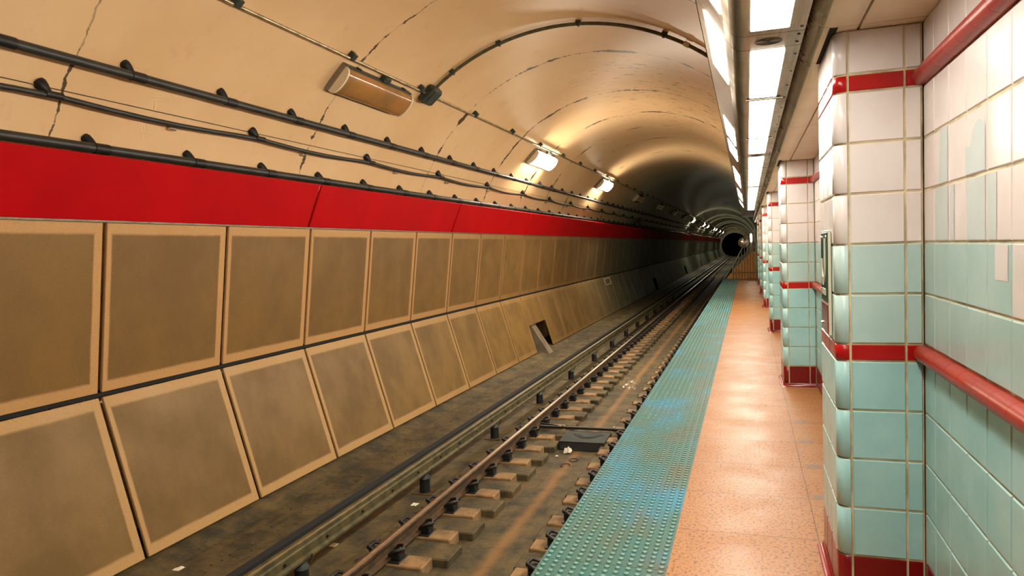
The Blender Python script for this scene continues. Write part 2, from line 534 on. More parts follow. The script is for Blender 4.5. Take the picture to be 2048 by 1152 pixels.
# ------------------------------------------------------------------ tiled wall behind the pillars
XW = 0.664
ROWS = [(0.655, 0.83, 'w'), (0.586, 0.655, 'r'), (0.382, 0.586, 'w'), (0.179, 0.382, 'w'), (-0.024, 0.179, 'w'),
        (-0.227, -0.024, 'p'), (-0.430, -0.227, 'p'), (-0.499, -0.430, 'r'), (-0.702, -0.499, 't'), (-0.905, -0.702, 't'),
        (-1.109, -0.905, 't'), (-1.312, -1.109, 't')]
MI = dict(w=0, t=1, r=2, m=3, p=6)
TP = 0.2032
PIL_Y = [3.164 + 4.76 * k for k in range(6)]
PIL_D = 0.62
TM = [MAT['white'], MAT['teal'], MAT['red'], MAT['maroon'], MAT['grout'], MAT['pale'], MAT['pale_teal']]
m = MB()
m.box((XW, YB, -1.527), (0.95, PLAT_END, 0.87), 4)
y = 2.596 + TP * 2
cols = []
k = 0
while y > -3.2:
    cols.append((y - TP, y)); y -= TP
cols.insert(0, (2.596 + 2 * TP, 3.164))
for pa, pb in zip(PIL_Y[:-1], PIL_Y[1:]):
    y = pb
    while y - TP > pa + PIL_D:
        cols.append((y - TP, y)); y -= TP
y = PIL_Y[-1] + PIL_D
while y + TP < PLAT_END:
    cols.append((y, y + TP)); y += TP
for ya, yb in cols:
    for z0, z1, c in ROWS:
        if c == 'r':
            continue
        mi = MI[c]
        if z1 < 0 and z1 > -0.1 and yb < 2.21 and yb > 1.5:
            mi = 0          # one run of white tiles left in the upper teal course
        m.tile((XW, yb, z0), (0, -1, 0), (0, 0, 1), (-1, 0, 0), yb - ya, z1 - z0, mi=mi)
    m.tile((XW, yb, -1.527), (0, -1, 0), (0, 0, 1), (-1, 0, 0), yb - ya, 0.215, mi=3)
def patch(pts, mi):
    m.add([(XW - 0.0056, y_, z_) for y_, z_ in pts], [tuple(range(len(pts)))], mi)
patch([(2.915, 0.378), (2.812, 0.378), (2.812, 0.187), (2.93, 0.187)], 5)
patch([(2.603, 0.277), (2.56, 0.272), (2.541, 0.285), (2.53, 0.312), (2.50, 0.336), (2.47, 0.343), (2.444, 0.338), (2.42, 0.33), (2.404, 0.315), (2.404, 0.187), (2.603, 0.187)], 5)
patch([(2.990, 0.172), (2.808, 0.172), (2.808, -0.016), (2.990, -0.016)], 5)
patch([(2.786, 0.172), (2.733, 0.172), (2.733, -0.016), (2.786, -0.016)], 5)
patch([(2.590, 0.172), (2.404, 0.172), (2.404, -0.016), (2.590, -0.016)], 5)
patch([(2.385, 0.172), (2.306, 0.172), (2.306, -0.016), (2.385, -0.016)], 5)
patch([(2.32, -0.031), (2.214, -0.031), (2.214, -0.130), (2.32, -0.130)], 0)
struct(m.build('wall_right', TM, (XW, YB, -1.527)))

def rail_trim(z0, z1, ya, yb):
    m = MB(); zc = (z0 + z1) / 2; r = (z1 - z0) / 2 - 0.001
    prof = [(XW, zc - r)] + [(XW - 0.012 - 0.036 * math.cos(a), zc + r * math.sin(a)) for a in [(-90 + 180 * i / 14) * math.pi / 180 for i in range(15)]] + [(XW, zc + r)]
    y_ = yb
    while y_ > ya + 0.01:
        y2 = max(ya, y_ - 0.1524)
        m.prism(prof, y2 + 0.0012, y_ - 0.0004, 0, True)
        y_ = y2
    m.prism([(XW, zc - r * 0.9), (XW - 0.040, zc - r * 0.55), (XW - 0.040, zc + r * 0.55), (XW, zc + r * 0.9)], ya, yb, 1)
    return m
for z0, z1, side, lab in ((-0.499, -0.430, 'lower', 'waist-high'), (0.586, 0.655, 'upper', 'overhead')):
    tag(rail_trim(z0, z1, YB + 0.1, 3.158).build('ceramic_rail', [MAT['trim_red'], MAT['grout']], (XW, 0, z0)),
        'round red glazed ceramic rail, %s, on the tiled wall in front of the nearest pillar' % lab, 'rail')
    tag(rail_trim(z0, z1, PIL_Y[0] + PIL_D, PIL_Y[1]).build('ceramic_rail', [MAT['trim_red'], MAT['grout']], (XW, PIL_Y[0] + PIL_D, z0)),
        'round red ceramic rail, %s, on the wall between the two nearest pillars' % lab, 'rail')

# ------------------------------------------------------------------ pillars
XL, XA, XB = 0.338, 0.3923, 0.5955
def make_pillar(y0):
    root = empty('tiled_pillar', (XL, y0, -1.527))
    og = (XL, y0, -1.527)
    mf, mr, mb = MB(), MB(), MB()
    d = 0.006
    xl, yf = XL + d, y0 + d
    cp_ = [(xl, yf + 0.034), (xl + 0.012, yf + 0.012), (xl + 0.034, yf), (XW - 0.007, yf), (XW - 0.007, y0 + PIL_D), (xl, y0 + PIL_D)]
    q = len(cp_)
    mf.add([(a, b, -1.527) for a, b in cp_] + [(a, b, 0.828) for a, b in cp_], [(i, (i + 1) % q, q + (i + 1) % q, q + i) for i in range(q)] + [tuple(range(q)), tuple(range(q, 2 * q))], 4)
    rr = 0.036
    def bull(mm, z0, z1, mi):
        g = 0.0038
        path = [(XL, y0 + 0.062)]
        for i in range(9):
            q = math.pi + (math.pi / 2) * i / 8
            path.append((XL + rr + rr * math.cos(q), y0 + rr + rr * math.sin(q)))
        path.append((XA - g - 0.002, y0))
        inn = [(xl + 0.001, y0 + 0.062)] + [(xl + 0.001, yf + 0.001)] + [(XA - g, yf + 0.001)]
        n = len(path)
        e = 0.004
        vs_ = []
        for zz, off in ((z0 + g, 0.004), (z0 + g + e, 0), (z1 - g - e, 0), (z1 - g, 0.004)):
            for (x, yy) in path:
                cx, cy = XL + rr, y0 + rr
                dx = off if x < XL + rr - 1e-6 else 0
                dyy = off if yy < y0 + rr - 1e-6 else 0
                vs_.append((x + dx, yy + dyy, zz))
        fs = []
        for r_ in range(3):
            for i in range(n - 1):
                fs.append((r_ * n + i, r_ * n + i + 1, (r_ + 1) * n + i + 1, (r_ + 1) * n + i))
        mm.add(vs_, fs, mi, True)
    def course(mm, z0, z1, mi):
        bull(mm, z0, z1, mi)
        h = z1 - z0
        mm.tile((XA, yf, z0), (1, 0, 0), (0, 0, 1), (0, -1, 0), XB - XA, h, d=d, mi=mi)
        mm.tile((XB, yf, z0), (1, 0, 0), (0, 0, 1), (0, -1, 0), XW - 0.008 - XB, h, d=d, mi=mi)
        ys = [0.064, 0.064 + TP * 0.92, 0.064 + TP * 1.84, PIL_D]
        for a, b in zip(ys[:-1], ys[1:]):
            mm.tile((xl, y0 + b, z0), (0, -1, 0), (0, 0, 1), (-1, 0, 0), b - a, h, d=d, mi=mi)
    stripes = []
    for z0, z1, c in ROWS:
        if c == 'r':
            st = MB(); course(st, z0, z1, 2); stripes.append(st)
        else:
            course(mf, z0, z1, MI[c])
    mb_z0 = -1.497
    course(mb, mb_z0, -1.312, 3)
    # cove at the foot, on the front and the track side
    cov = [(0.0, 0.032)] + [(-0.030 * (1 - math.cos(a)), 0.032 - 0.030 * math.sin(a)) for a in [math.pi / 2 * i / 6 for i in range(7)]] + [(-0.034, 0.0)]
    path = [(XW - 0.008, y0)] + [(XL + rr * 0.3, y0)] + [(XL, y0 + rr * 0.3)] + [(XL, y0 + PIL_D)]
    nrm = [(0, -1), (-0.35, -0.94), (-0.94, -0.35), (-1, 0)]
    vs_ = []
    for (x, yy), (nx, ny) in zip(path, nrm):
        for o_, z_ in cov:
            vs_.append((x - nx * o_ * -1 * -1 if False else x + nx * (-o_), yy + ny * (-o_), -1.527 + z_))
    n = len(cov)
    mb.add(vs_, [(a * n + i, a * n + i + 1, (a + 1) * n + i + 1, (a + 1) * n + i) for a in range(3) for i in range(n - 1)], 3, True)
    mf.build('tile_facing', TM, og, root)
    for st in stripes:
        st.build('red_stripe', TM, og, root)
    mb.build('base_course', TM, og, root)
    return root
pil = make_pillar(PIL_Y[0])
tag(pil, 'nearest tiled pillar, white above teal, with a sign on its track side', 'pillar', 'tiled platform pillars')
pl_lab = ['second tiled pillar from the camera, white over teal with red stripes',
          'third tiled pillar from the camera, narrow strip beyond the second pillar',
          'fourth tiled pillar from the camera, grey-green, beyond the third pillar',
          'fifth tiled pillar from the camera, thin and white, nearest the end barrier',
          'farthest tiled pillar, hidden almost wholly behind the fifth pillar']
for k in range(1, 6):
    c = copy_tree(pil, PIL_Y[k] - PIL_Y[0])
    tag(c, pl_lab[k - 1], 'pillar', 'tiled platform pillars')

# sign on the track side of the nearest pillar
og = (XL, 3.29, -0.41)
root = empty('station_sign', og)
xs = XL - 0.002
y0s, y1s, zb, zt = 3.285, 3.560, -0.412, 0.040
m = MB(); m.bbox((xs - 0.012, y0s, zb), (xs, y1s, zt), 0.003); m.build('backing_plate', MAT['sign_pale'], og, root)
m = MB(); m.bbox((xs - 0.016, y0s + 0.012, -0.270), (xs - 0.011, y1s - 0.010, zt - 0.010), 0.002); gp = m.build('green_field', MAT['sign_green'], og, root)
m = MB(); m.bbox((xs - 0.016, y0s + 0.012, zb + 0.010), (xs - 0.011, y1s - 0.010, -0.282), 0.002); rp = m.build('red_field', MAT['sign_red'], og, root)
m = MB()
# the letter J: its stem towards the camera, its hook away; the reader looks along +X so left is +Y
def ribbon(mm, pts, wd, x, th=0.003):
    L = []; Rr = []
    for i, (a, b) in enumerate(pts):
        p0 = pts[max(i - 1, 0)]; p1 = pts[min(i + 1, len(pts) - 1)]
        ty, tz = p1[0] - p0[0], p1[1] - p0[1]; q = math.hypot(ty, tz)
        ny, nz = -tz / q, ty / q
        L.append((a + ny * wd / 2, b + nz * wd / 2)); Rr.append((a - ny * wd / 2, b - nz * wd / 2))
    n = len(pts)
    vs_ = [(x, a, b) for a, b in L] + [(x, a, b) for a, b in Rr] + [(x - th, a, b) for a, b in L] + [(x - th, a, b) for a, b in Rr]
    fs = []
    for i in range(n - 1):
        fs += [(i, i + 1, n + i + 1, n + i), (2 * n + i, 2 * n + i + 1, 3 * n + i + 1, 3 * n + i), (i, i + 1, 2 * n + i + 1, 2 * n + i), (n + i, n + i + 1, 3 * n + i + 1, 3 * n + i)]
    fs += [(0, n, 3 * n, 2 * n), (n - 1, 2 * n - 1, 4 * n - 1, 3 * n - 1)]
    mm.add(vs_, fs)
jy, hk, zc = 3.385, 0.062, -0.115
pts = [(jy, 0.005), (jy, zc)] + [(jy + hk - hk * math.cos(a), zc - 0.070 * math.sin(a)) for a in [math.pi * i / 14 for i in range(1, 15)]] + [(jy + 2 * hk, -0.085)]
ribbon(m, pts, 0.036, xs - 0.016)
m.build('letter', MAT['sign_pale'], og, gp)
m = MB(); m.box((xs - 0.018, 3.36, -0.243), (xs - 0.016, 3.50, -0.216)); m.build('text_line', MAT['sign_pale'], og, gp)
for yy, zz in ((y0s + 0.03, zt - 0.028), (y1s - 0.025, zt - 0.030), (y1s - 0.03, zb + 0.035)):
    m = MB(); m.tube([(xs - 0.017, yy, zz), (xs - 0.021, yy, zz)], 0.007, 10); m.build('screw', MAT['shiny'], og, root)
tag(root, 'narrow green and red sign with a pale letter J on the nearest pillar', 'sign')

# ------------------------------------------------------------------ left wall cladding
def slope(bx, bz, tx, tz):
    return math.atan2(tx - bx, tz - bz), math.hypot(tx - bx, tz - bz)
PP, GAP = 1.524, 0.044
def clad(name, B, T, mat, w_, thick=0.03, z_from=0.0):
    th, L = slope(*B, *T)
    m = MB(); m.bbox((-thick, GAP / 2, z_from), (0, w_ - GAP / 2, L), 0.005)
    o = m.build(name, mat, (B[0], 0, B[1]), None, (0, th, 0), local=True)
    return o, L
UB, UT = (-5.45, -1.122), (-5.26, 0.368)
LB, LT = (-5.03, -2.567), (-5.445, -1.163)
FB, FT = (-5.262, 0.386), (-5.04, 0.905)
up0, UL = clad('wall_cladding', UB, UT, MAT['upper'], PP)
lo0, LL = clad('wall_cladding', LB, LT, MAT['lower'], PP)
half, _ = clad('wall_cladding', LB, LT, MAT['lower'], PP, z_from=0.705)
rd0, FL = clad('red_fascia', FB, FT, MAT['red_panel'], PP * 3 )
SEAM = 4.733
NP = 97
HALF = {8: 'half-height tan panel with an open recess below, beside the eighth lower panel',
        24: 'half-height panel above a narrow dark recess, nearest of the far ones down the lower row',
        38: 'half-height panel above a narrow dark recess, in the middle far down the lower row',
        52: 'half-height panel above a narrow dark recess, farthest down the lower row'}
def plab(row, i, hi):
    if i < 16:
        return 'tan %s-row wall panel with pale border, %s from the left edge of the photo' % (row, ORD[i])
    return 'tan %s-row wall panel far down the tunnel, past the sixteenth from the left edge' % row
first_u = first_l = True
for k in range(-2, NP - 2):
    y = SEAM + (k - 0) * PP - 0.0
    i = k + 1
    for row, proto in (('upper', up0), ('lower', lo0)):
        if row == 'lower' and k in HALF:
            src = half
        else:
            src = proto
        o = src.copy(); COL.objects.link(o)
        o.location.y = y
        if row == 'lower' and k in HALF:
            tag(o, HALF[k], 'wall panel')
        elif i < 0:
            tag(o, 'tan %s-row wall panel just outside the left edge of the photo' % row, 'wall panel', '%s row of tan wall panels' % row)
        else:
            tag(o, plab(row, i, 0), 'wall panel', '%s row of tan wall panels' % row if i < 16 else 'far %s tan wall panels' % row)
        if row == 'lower' and k == 15:
            st = MB()
            for a, b in (((0.0, 0.2, 1.12), (0.003, 1.35, 1.15)), ((0.0, 0.2, 1.36), (0.003, 1.35, 1.39)), ((0.0, 0.2, 1.15), (0.003, 0.27, 1.36)), ((0.0, 1.28, 1.15), (0.003, 1.35, 1.36))):
                st.box(a, b)
            so = st.build('notice_border', MAT['lamp_end'], (0, 0, 0), o)
            o['label'] = 'tan lower-row panel carrying a pale rectangular outline near its top'
for o in (up0, lo0, half):
    bpy.data.objects.remove(o)
kk = 0
y = SEAM - PP + 0.0
y = 3.153 - 4.572
i = 0
while y < 148:
    o = rd0.copy(); COL.objects.link(o); o.location.y = y
    if i == 0:
        lab = 'long red fascia panel just outside the left edge of the photo'
    elif i < 7:
        lab = 'long red fascia panel above the tan panels, %s from the left edge of the photo' % ORD[i - 1]
    else:
        lab = 'long red fascia panel far down the tunnel, past the sixth from the left edge'
    tag(o, lab, 'red panel', 'red fascia panels' if i < 7 else 'far red fascia panels')
    y += PP * 3; i += 1
bpy.data.objects.remove(rd0)
# thin metal trims: under the red band, and the ledge between the rows
m = MB()
y = YB
while y < 150:
    m.box((-5.280, y + 0.002, 0.372), (-5.250, y + 3.046, 0.388)); y += 3.048
struct(m.build('trim_1', MAT['arc'], (-5.26, YB, 0.37)))
struct(MB().box((-5.60, YB, -1.160), (-5.475, 150, -1.125)).build('trim_2', MAT['dark'], (-5.5, YB, -1.15)))
# dark posts in the far cladding
for yy in (91.0, 150.5):
    m = MB()
    for B, T in ((UB, UT), (LB, LT)):
        m.add([(B[0] + 0.03, yy, B[1]), (T[0] + 0.03, yy, T[1]), (T[0] - 0.2, yy, T[1]), (B[0] - 0.2, yy, B[1]),
               (B[0] + 0.03, yy + 0.5, B[1]), (T[0] + 0.03, yy + 0.5, T[1]), (T[0] - 0.2, yy + 0.5, T[1]), (B[0] - 0.2, yy + 0.5, B[1])],
              [(0, 1, 2, 3), (4, 5, 6, 7), (0, 1, 5, 4), (1, 2, 6, 5), (2, 3, 7, 6), (3, 0, 4, 7)])
    struct(m.build('trim_3', MAT['dark'], (-5.2, yy, -2.5)))
# sloping concrete pier in the recess of the half-height panel
yk = SEAM + 8 * PP
m = MB()
A = [(-5.62, -1.85), (-5.30, -1.85), (-4.80, -2.63), (-5.62, -2.63)]
m.prism(A, yk + 0.25, yk + 0.62)
m.prism([(-5.72, -1.7), (-5.50, -1.7), (-5.36, -2.585), (-5.72, -2.585)], yk + 0.62, yk + 1.30)
tag(m.build('concrete_pier', MAT['concrete'], (-5.2, yk, -2.63)), 'sloping concrete pier standing in the recess under the half-height panel', 'pier')

# ------------------------------------------------------------------ cables on the vault with their hangers
def cable_obj(name, deg, r, rad, y0, y1, label, sag=None):
    x, z = onv(deg, r)
    if sag:
        path = []
        y = y0
        while y < y1:
            ph = (y - sag[0]) / sag[1]
            path.append((x - 0.012 * math.sin(math.pi * (ph % 1)), y, z - sag[2] * math.sin(math.pi * (ph % 1)))); y += sag[1] / 6
        path.append((x, y1, z))
    else:
        path = [(x, y0, z), (x, y1, z)]
    return tag(MB().tube(path, rad, 12).build(name, MAT['cable'], (x, y0, z)), label, 'cable')
cable_obj('power_cable', 146.2, 3.195, 0.040, YB, 150, 'thick black cable running along the vault, topmost of the three')
cable_obj('power_cable', 152.0, 3.215, 0.024, YB, 150, 'thin wavy black cable along the vault, middle of the three', (4.25, 2.54, 0.035))
cable_obj('power_cable', 158.75, 3.19, 0.042, YB, 150, 'thick black cable lying right on top of the red fascia band')
x, z = onv(151.4, 3.29)
tag(MB().tube([(x, YB, z), (x, 60, z)], 0.003, 6).build('thin_wire', MAT['cable'], (x, 0, z)), 'hair-thin wire strung just above the wavy middle cable', 'wire')

def hanger(deg, deg_c, r_c, rad, y0, size=1.0):
    """rubber cone from the vault to the cable, with a saddle round the cable"""
    bx, bz = onv(deg, AR + 0.01); cx, cz = onv(deg_c, r_c)
    b = Vector((bx, y0, bz)); c = Vector((cx, y0 + 0.05, cz)); d = c - b
    path = [b + d * t for t in (0.0, 0.18, 0.42, 0.7, 0.95)]
    rs = [0.040 * size, 0.046 * size, 0.040 * size, 0.028 * size, 0.020 * size]
    m = MB(); m.tube(path, rs, 12)
    o = m.build('cable_hanger', MAT['black'], (bx, y0, bz))
    s = MB()
    ring = [(cx, y0 + 0.00, cz), (cx, y0 + 0.15, cz)]
    s.tube(ring, rad + 0.006, 12)
    s.build('saddle', MAT['black'], (bx, y0, bz), o)
    return o
def hang_row(proto, y0, pitch, ymax, near, which):
    n = 0
    y = y0 - 2 * pitch
    i = -2
    while y < ymax:
        if i == 0:
            o = proto
        else:
            o = copy_tree(proto, y - y0, kids=(y < 32))
        if i < 0:
            lab = 'black cone hanger of the %s cable, outside the left edge of the photo' % which
        elif i < near:
            lab = 'black cone hanger of the %s cable, %s from the left edge of the photo' % (which, ORD[i])
        else:
            lab = 'black cone hanger of the %s cable, far along, past the %s from the left' % (which, ORD[near - 1])
        tag(o, lab, 'cable hanger', 'cone hangers of the %s cable' % which if i < near else 'far cone hangers of the %s cable' % which)
        y += pitch; i += 1
hang_row(hanger(145.2, 146.2, 3.195, 0.040, 4.92), 4.92, 1.183, 75, 16, 'topmost')
hang_row(hanger(151.0, 152.0, 3.215, 0.024, 4.25, 1.15), 4.25, 2.54, 75, 12, 'wavy middle')
hang_row(hanger(157.7, 158.75, 3.19, 0.042, 4.78), 4.78, 1.172, 75, 16, 'lowest')
x, z = onv(153.7, AR)
m = MB(); m.bbox((x - 0.01, 5.62, z - 0.035), (x + 0.055, 5.70, z + 0.03), 0.008)
p0 = m.build('wall_clip', MAT['conduit'], (x, 5.66, z))
for i, yy in enumerate([5.66, 7.84, 10.34, 12.39, 14.63, 17.1, 19.4, 21.8, 24.2, 26.6, 29, 31.4, 33.8, 36.2, 38.6, 41, 43.4, 45.8]):
    o = p0 if i == 0 else copy_tree(p0, yy - 5.66)
    tag(o, 'small grey clip on the vault under the wavy cable, %s from the left' % ORD[i] if i < 12 else 'small grey clip under the wavy cable, far along past the twelfth', 'clip', 'clips under the wavy cable' if i < 12 else 'far clips under the wavy cable')

# bright conduit with straps, lamp junctions and the square box
cx, cz = onv(129.5, 3.255)
tag(MB().tube([(cx, YB, cz), (cx, 150, cz)], 0.019, 12).build('steel_conduit', MAT['conduit'], (cx, YB, cz)), 'bright straight steel conduit running along the vault above the wall lamps', 'conduit')
def frame_at(deg):
    a = R_(deg)
    n = Vector((-math.cos(a), 0, -math.sin(a))); t = Vector((-math.sin(a), 0, math.cos(a)))   # inward normal, direction of growing angle
    return n, t
def vbox(m, deg, r, y0, y1, tw, depth, mi=0, bev=0.012, twist=0.0):
    """chamfered block standing on the vault"""
    n, t = frame_at(deg); x, z = onv(deg, r)
    o = Vector((x, (y0 + y1) / 2, z))
    b = MB(); b.bbox((-tw / 2, -(y1 - y0) / 2, 0), (tw / 2, (y1 - y0) / 2, depth), bev)
    vs_ = []
    for a, bb, c in b.v:
        ca, sa = math.cos(twist), math.sin(twist)
        a, bb = a * ca - bb * sa, a * sa + bb * ca
        vs_.append(o + t * a + Vector((0, 1, 0)) * bb + n * c)
    m.add(vs_, b.f, mi)
m = MB(); vbox(m, 128.95, AR, 5.58, 5.66, 0.09, 0.085, bev=0.006)
p0 = m.build('conduit_strap', MAT['box'], (*onv(129, AR)[:1], 5.6, onv(129, AR)[1]))
ys = [5.62, 7.66, 9.57, 11.74, 13.8, 15.85, 17.98, 19.95, 21.99, 24.04] + [24.04 + 2.05 * q for q in range(1, 18)]
for i, yy in enumerate(ys):
    o = p0 if i == 0 else copy_tree(p0, yy - 5.62)
    tag(o, 'small dark strap block on the bright conduit, %s from the top left' % ORD[i] if i < 10 else 'small dark strap block on the bright conduit, far along past the tenth', 'strap', 'conduit straps' if i < 10 else 'far conduit straps')
bx, bz = onv(129.3, AR)
m = MB(); vbox(m, 129.4, AR, 9.72, 10.02, 0.30, 0.14, bev=0.03, twist=0.0)
jb = m.build('junction_box', MAT['box'], (bx, 9.87, bz))
m = MB(); vbox(m, 129.4, AR - 0.14, 9.76, 9.98, 0.22, 0.012, bev=0.006)
m.build('cover', MAT['box'], (bx, 9.87, bz), jb)
tag(jb, 'dark green square junction box where the arched conduit leaves the straight one', 'junction box')
# arched conduit over the crown
path = []
for i in range(61):
    q = 128.0 + (47.3 - 128.0) * i / 60
    x, z = onv(q, 3.265); path.append((x, 9.88, z))
ac = MB().tube(path, 0.025, 12).build('arched_conduit', MAT['arc'], path[0])
m = MB(); q0 = [onv(59.4 - 0.7 * i, 3.265) for i in range(3)]
m.tube([(x, 9.88, z) for x, z in q0], 0.036, 12); m.build('coupling', MAT['shiny'], path[0], ac)
tag(ac, 'grey-green conduit arching over the crown of the vault from the junction box', 'conduit')
for i, q in enumerate((121.0, 106.8, 85.9, 64.6)):
    m = MB(); vbox(m, q, AR, 9.845, 9.915, 0.075, 0.05, bev=0.006); vbox(m, q, AR - 0.045, 9.85, 9.91, 0.03, 0.035, bev=0.006)
    x, z = onv(q, AR)
    tag(m.build('conduit_clamp', MAT['box'], (x, 9.88, z)), 'small dark clamp on the arched conduit, %s up from the junction box' % ORD[i], 'clamp', 'clamps on the arched conduit')

# wall lamps
LC = 134.75
def make_lamp(yc, lit):
    n, t = frame_at(LC); x0, z0 = onv(LC, AR)
    o0 = Vector((x0, yc, z0)); L = 1.76; W = 0.40; D = 0.175
    def P(a, yy, c):
        return o0 + t * a + n * c + Vector((0, yy, 0))
    og = (x0, yc, z0)
    root = empty('wall_lamp', og)
    m = MB()
    b = MB(); b.bbox((-W / 2, -L / 2, -0.02), (W / 2, L / 2, 0.082), 0.006)
    m.add([P(a, yy, c) for a, yy, c in b.v], b.f)
    m.build('housing', MAT['box'], og, root)
    def prof(off):
        pts = []
        for i in range(17):
            q = math.pi * i / 16
            pts.append(((W / 2 - 0.020 + off) * math.cos(q) , 0.080 + (D - 0.080 + off) * (math.sin(q) ** 0.7)))
        return pts
    pr = prof(0.0); ya, yb = -L / 2 + 0.03, L / 2 - 0.03
    k = len(pr)
    m = MB()
    m.add([P(a, ya, c) for a, c in pr] + [P(a, yb, c) for a, c in pr], [(i, i + 1, k + i + 1, k + i) for i in range(k - 1)] , 0, True)
    m.build('diffuser', MAT['lamp_cool'] if lit == 'cool' else MAT['lamp_on'] if lit else MAT['lamp_off'], og, root)
    pe = prof(0.008)
    for e0, e1 in ((-L / 2, -L / 2 + 0.035), (L / 2 - 0.035, L / 2)):
        m = MB()
        pe2 = [(W / 2, 0.0)] + pe + [(-W / 2, 0.0)]
        k = len(pe2)
        m.add([P(a, e0, c) for a, c in pe2] + [P(a, e1, c) for a, c in pe2],
              [(i, (i + 1) % k, k + (i + 1) % k, k + i) for i in range(k)] + [tuple(range(k)), tuple(range(k, 2 * k))], 0)
        m.build('end_cap', MAT['lamp_end'], og, root)
    m = MB()
    b = MB(); b.bbox((-W / 2 - 0.078, 0.0, 0.01), (-W / 2 + 0.01, 0.15, 0.11), 0.016)
    m.add([P(a, yy, c) for a, yy, c in b.v], b.f)
    m.build('junction', MAT['box'], og, root)
    for yy in (-0.6, 0.62):
        m = MB(); b = MB(); b.bbox((-W / 2 - 0.02, yy, 0.02), (-W / 2 + 0.006, yy + 0.09, 0.06), 0.006)
        m.add([P(a, q, c) for a, q, c in b.v], b.f); m.build('latch', MAT['black'], og, root)
    return root
off = make_lamp(8.53, False)
on = make_lamp(16.75, True)
LY = [8.53, 16.75, 24.65, 32.7, 41.0, 49.4, 57.9, 66.8, 75.1, 83.3, 91.7, 100.3, 109.0, 116.2, 124.6, 132.9, 141.1, 149.0]
LIT = {1, 2, 7, 9, 10, 12, 13, 15, 17}
names = {0: 'unlit half-round wall lamp with brown diffuser, large at the top left',
         1: 'lit half-round wall lamp, nearest of the glowing ones on the vault',
         2: 'lit half-round wall lamp, second nearest of the glowing ones',
         3: 'unlit lamp on the vault just past the two nearest glowing lamps',
         4: 'unlit lamp on the dark vault, second past the nearest glowing lamps'}
cool = make_lamp(66.8, 'cool')
for i, yy in enumerate(LY):
    src = (on if i < 5 else cool) if i in LIT else off
    if i in (0, 1, 7):
        o = src
    else:
        o = copy_tree(src, yy - (8.53 if src is off else 66.8 if src is cool else 16.75))
    lab = names.get(i) or ('tiny glowing wall lamp far down the tunnel among the bright rings' if i in LIT else 'tiny unlit wall lamp far down the dark vault')
    tag(o, lab, 'wall lamp', 'far glowing wall lamps' if (i in LIT and i > 4) else ('far unlit wall lamps' if i > 4 else 'tunnel wall lamps'))
# small dark boxes above the red band
for i, (yy, lab) in enumerate(((36.0, 'small dark box on top of the red band, midway down the tunnel'), (68.0, 'tiny dark box above the red band, far below the glowing lamps'))):
    m = MB(); m.bbox((-5.36, yy, 1.01), (-5.16, yy + 0.5, 1.30), 0.01)
    b = m.build('signal_box', MAT['black'], (-5.3, yy, 1.06))
    m = MB(); m.tube([(-5.26, yy + 0.005, 1.15), (-5.26, yy - 0.03, 1.15)], 0.06, 10); m.build('lens_cap', MAT['box'], (-5.3, yy, 1.06), b)
    tag(b, lab, 'box')

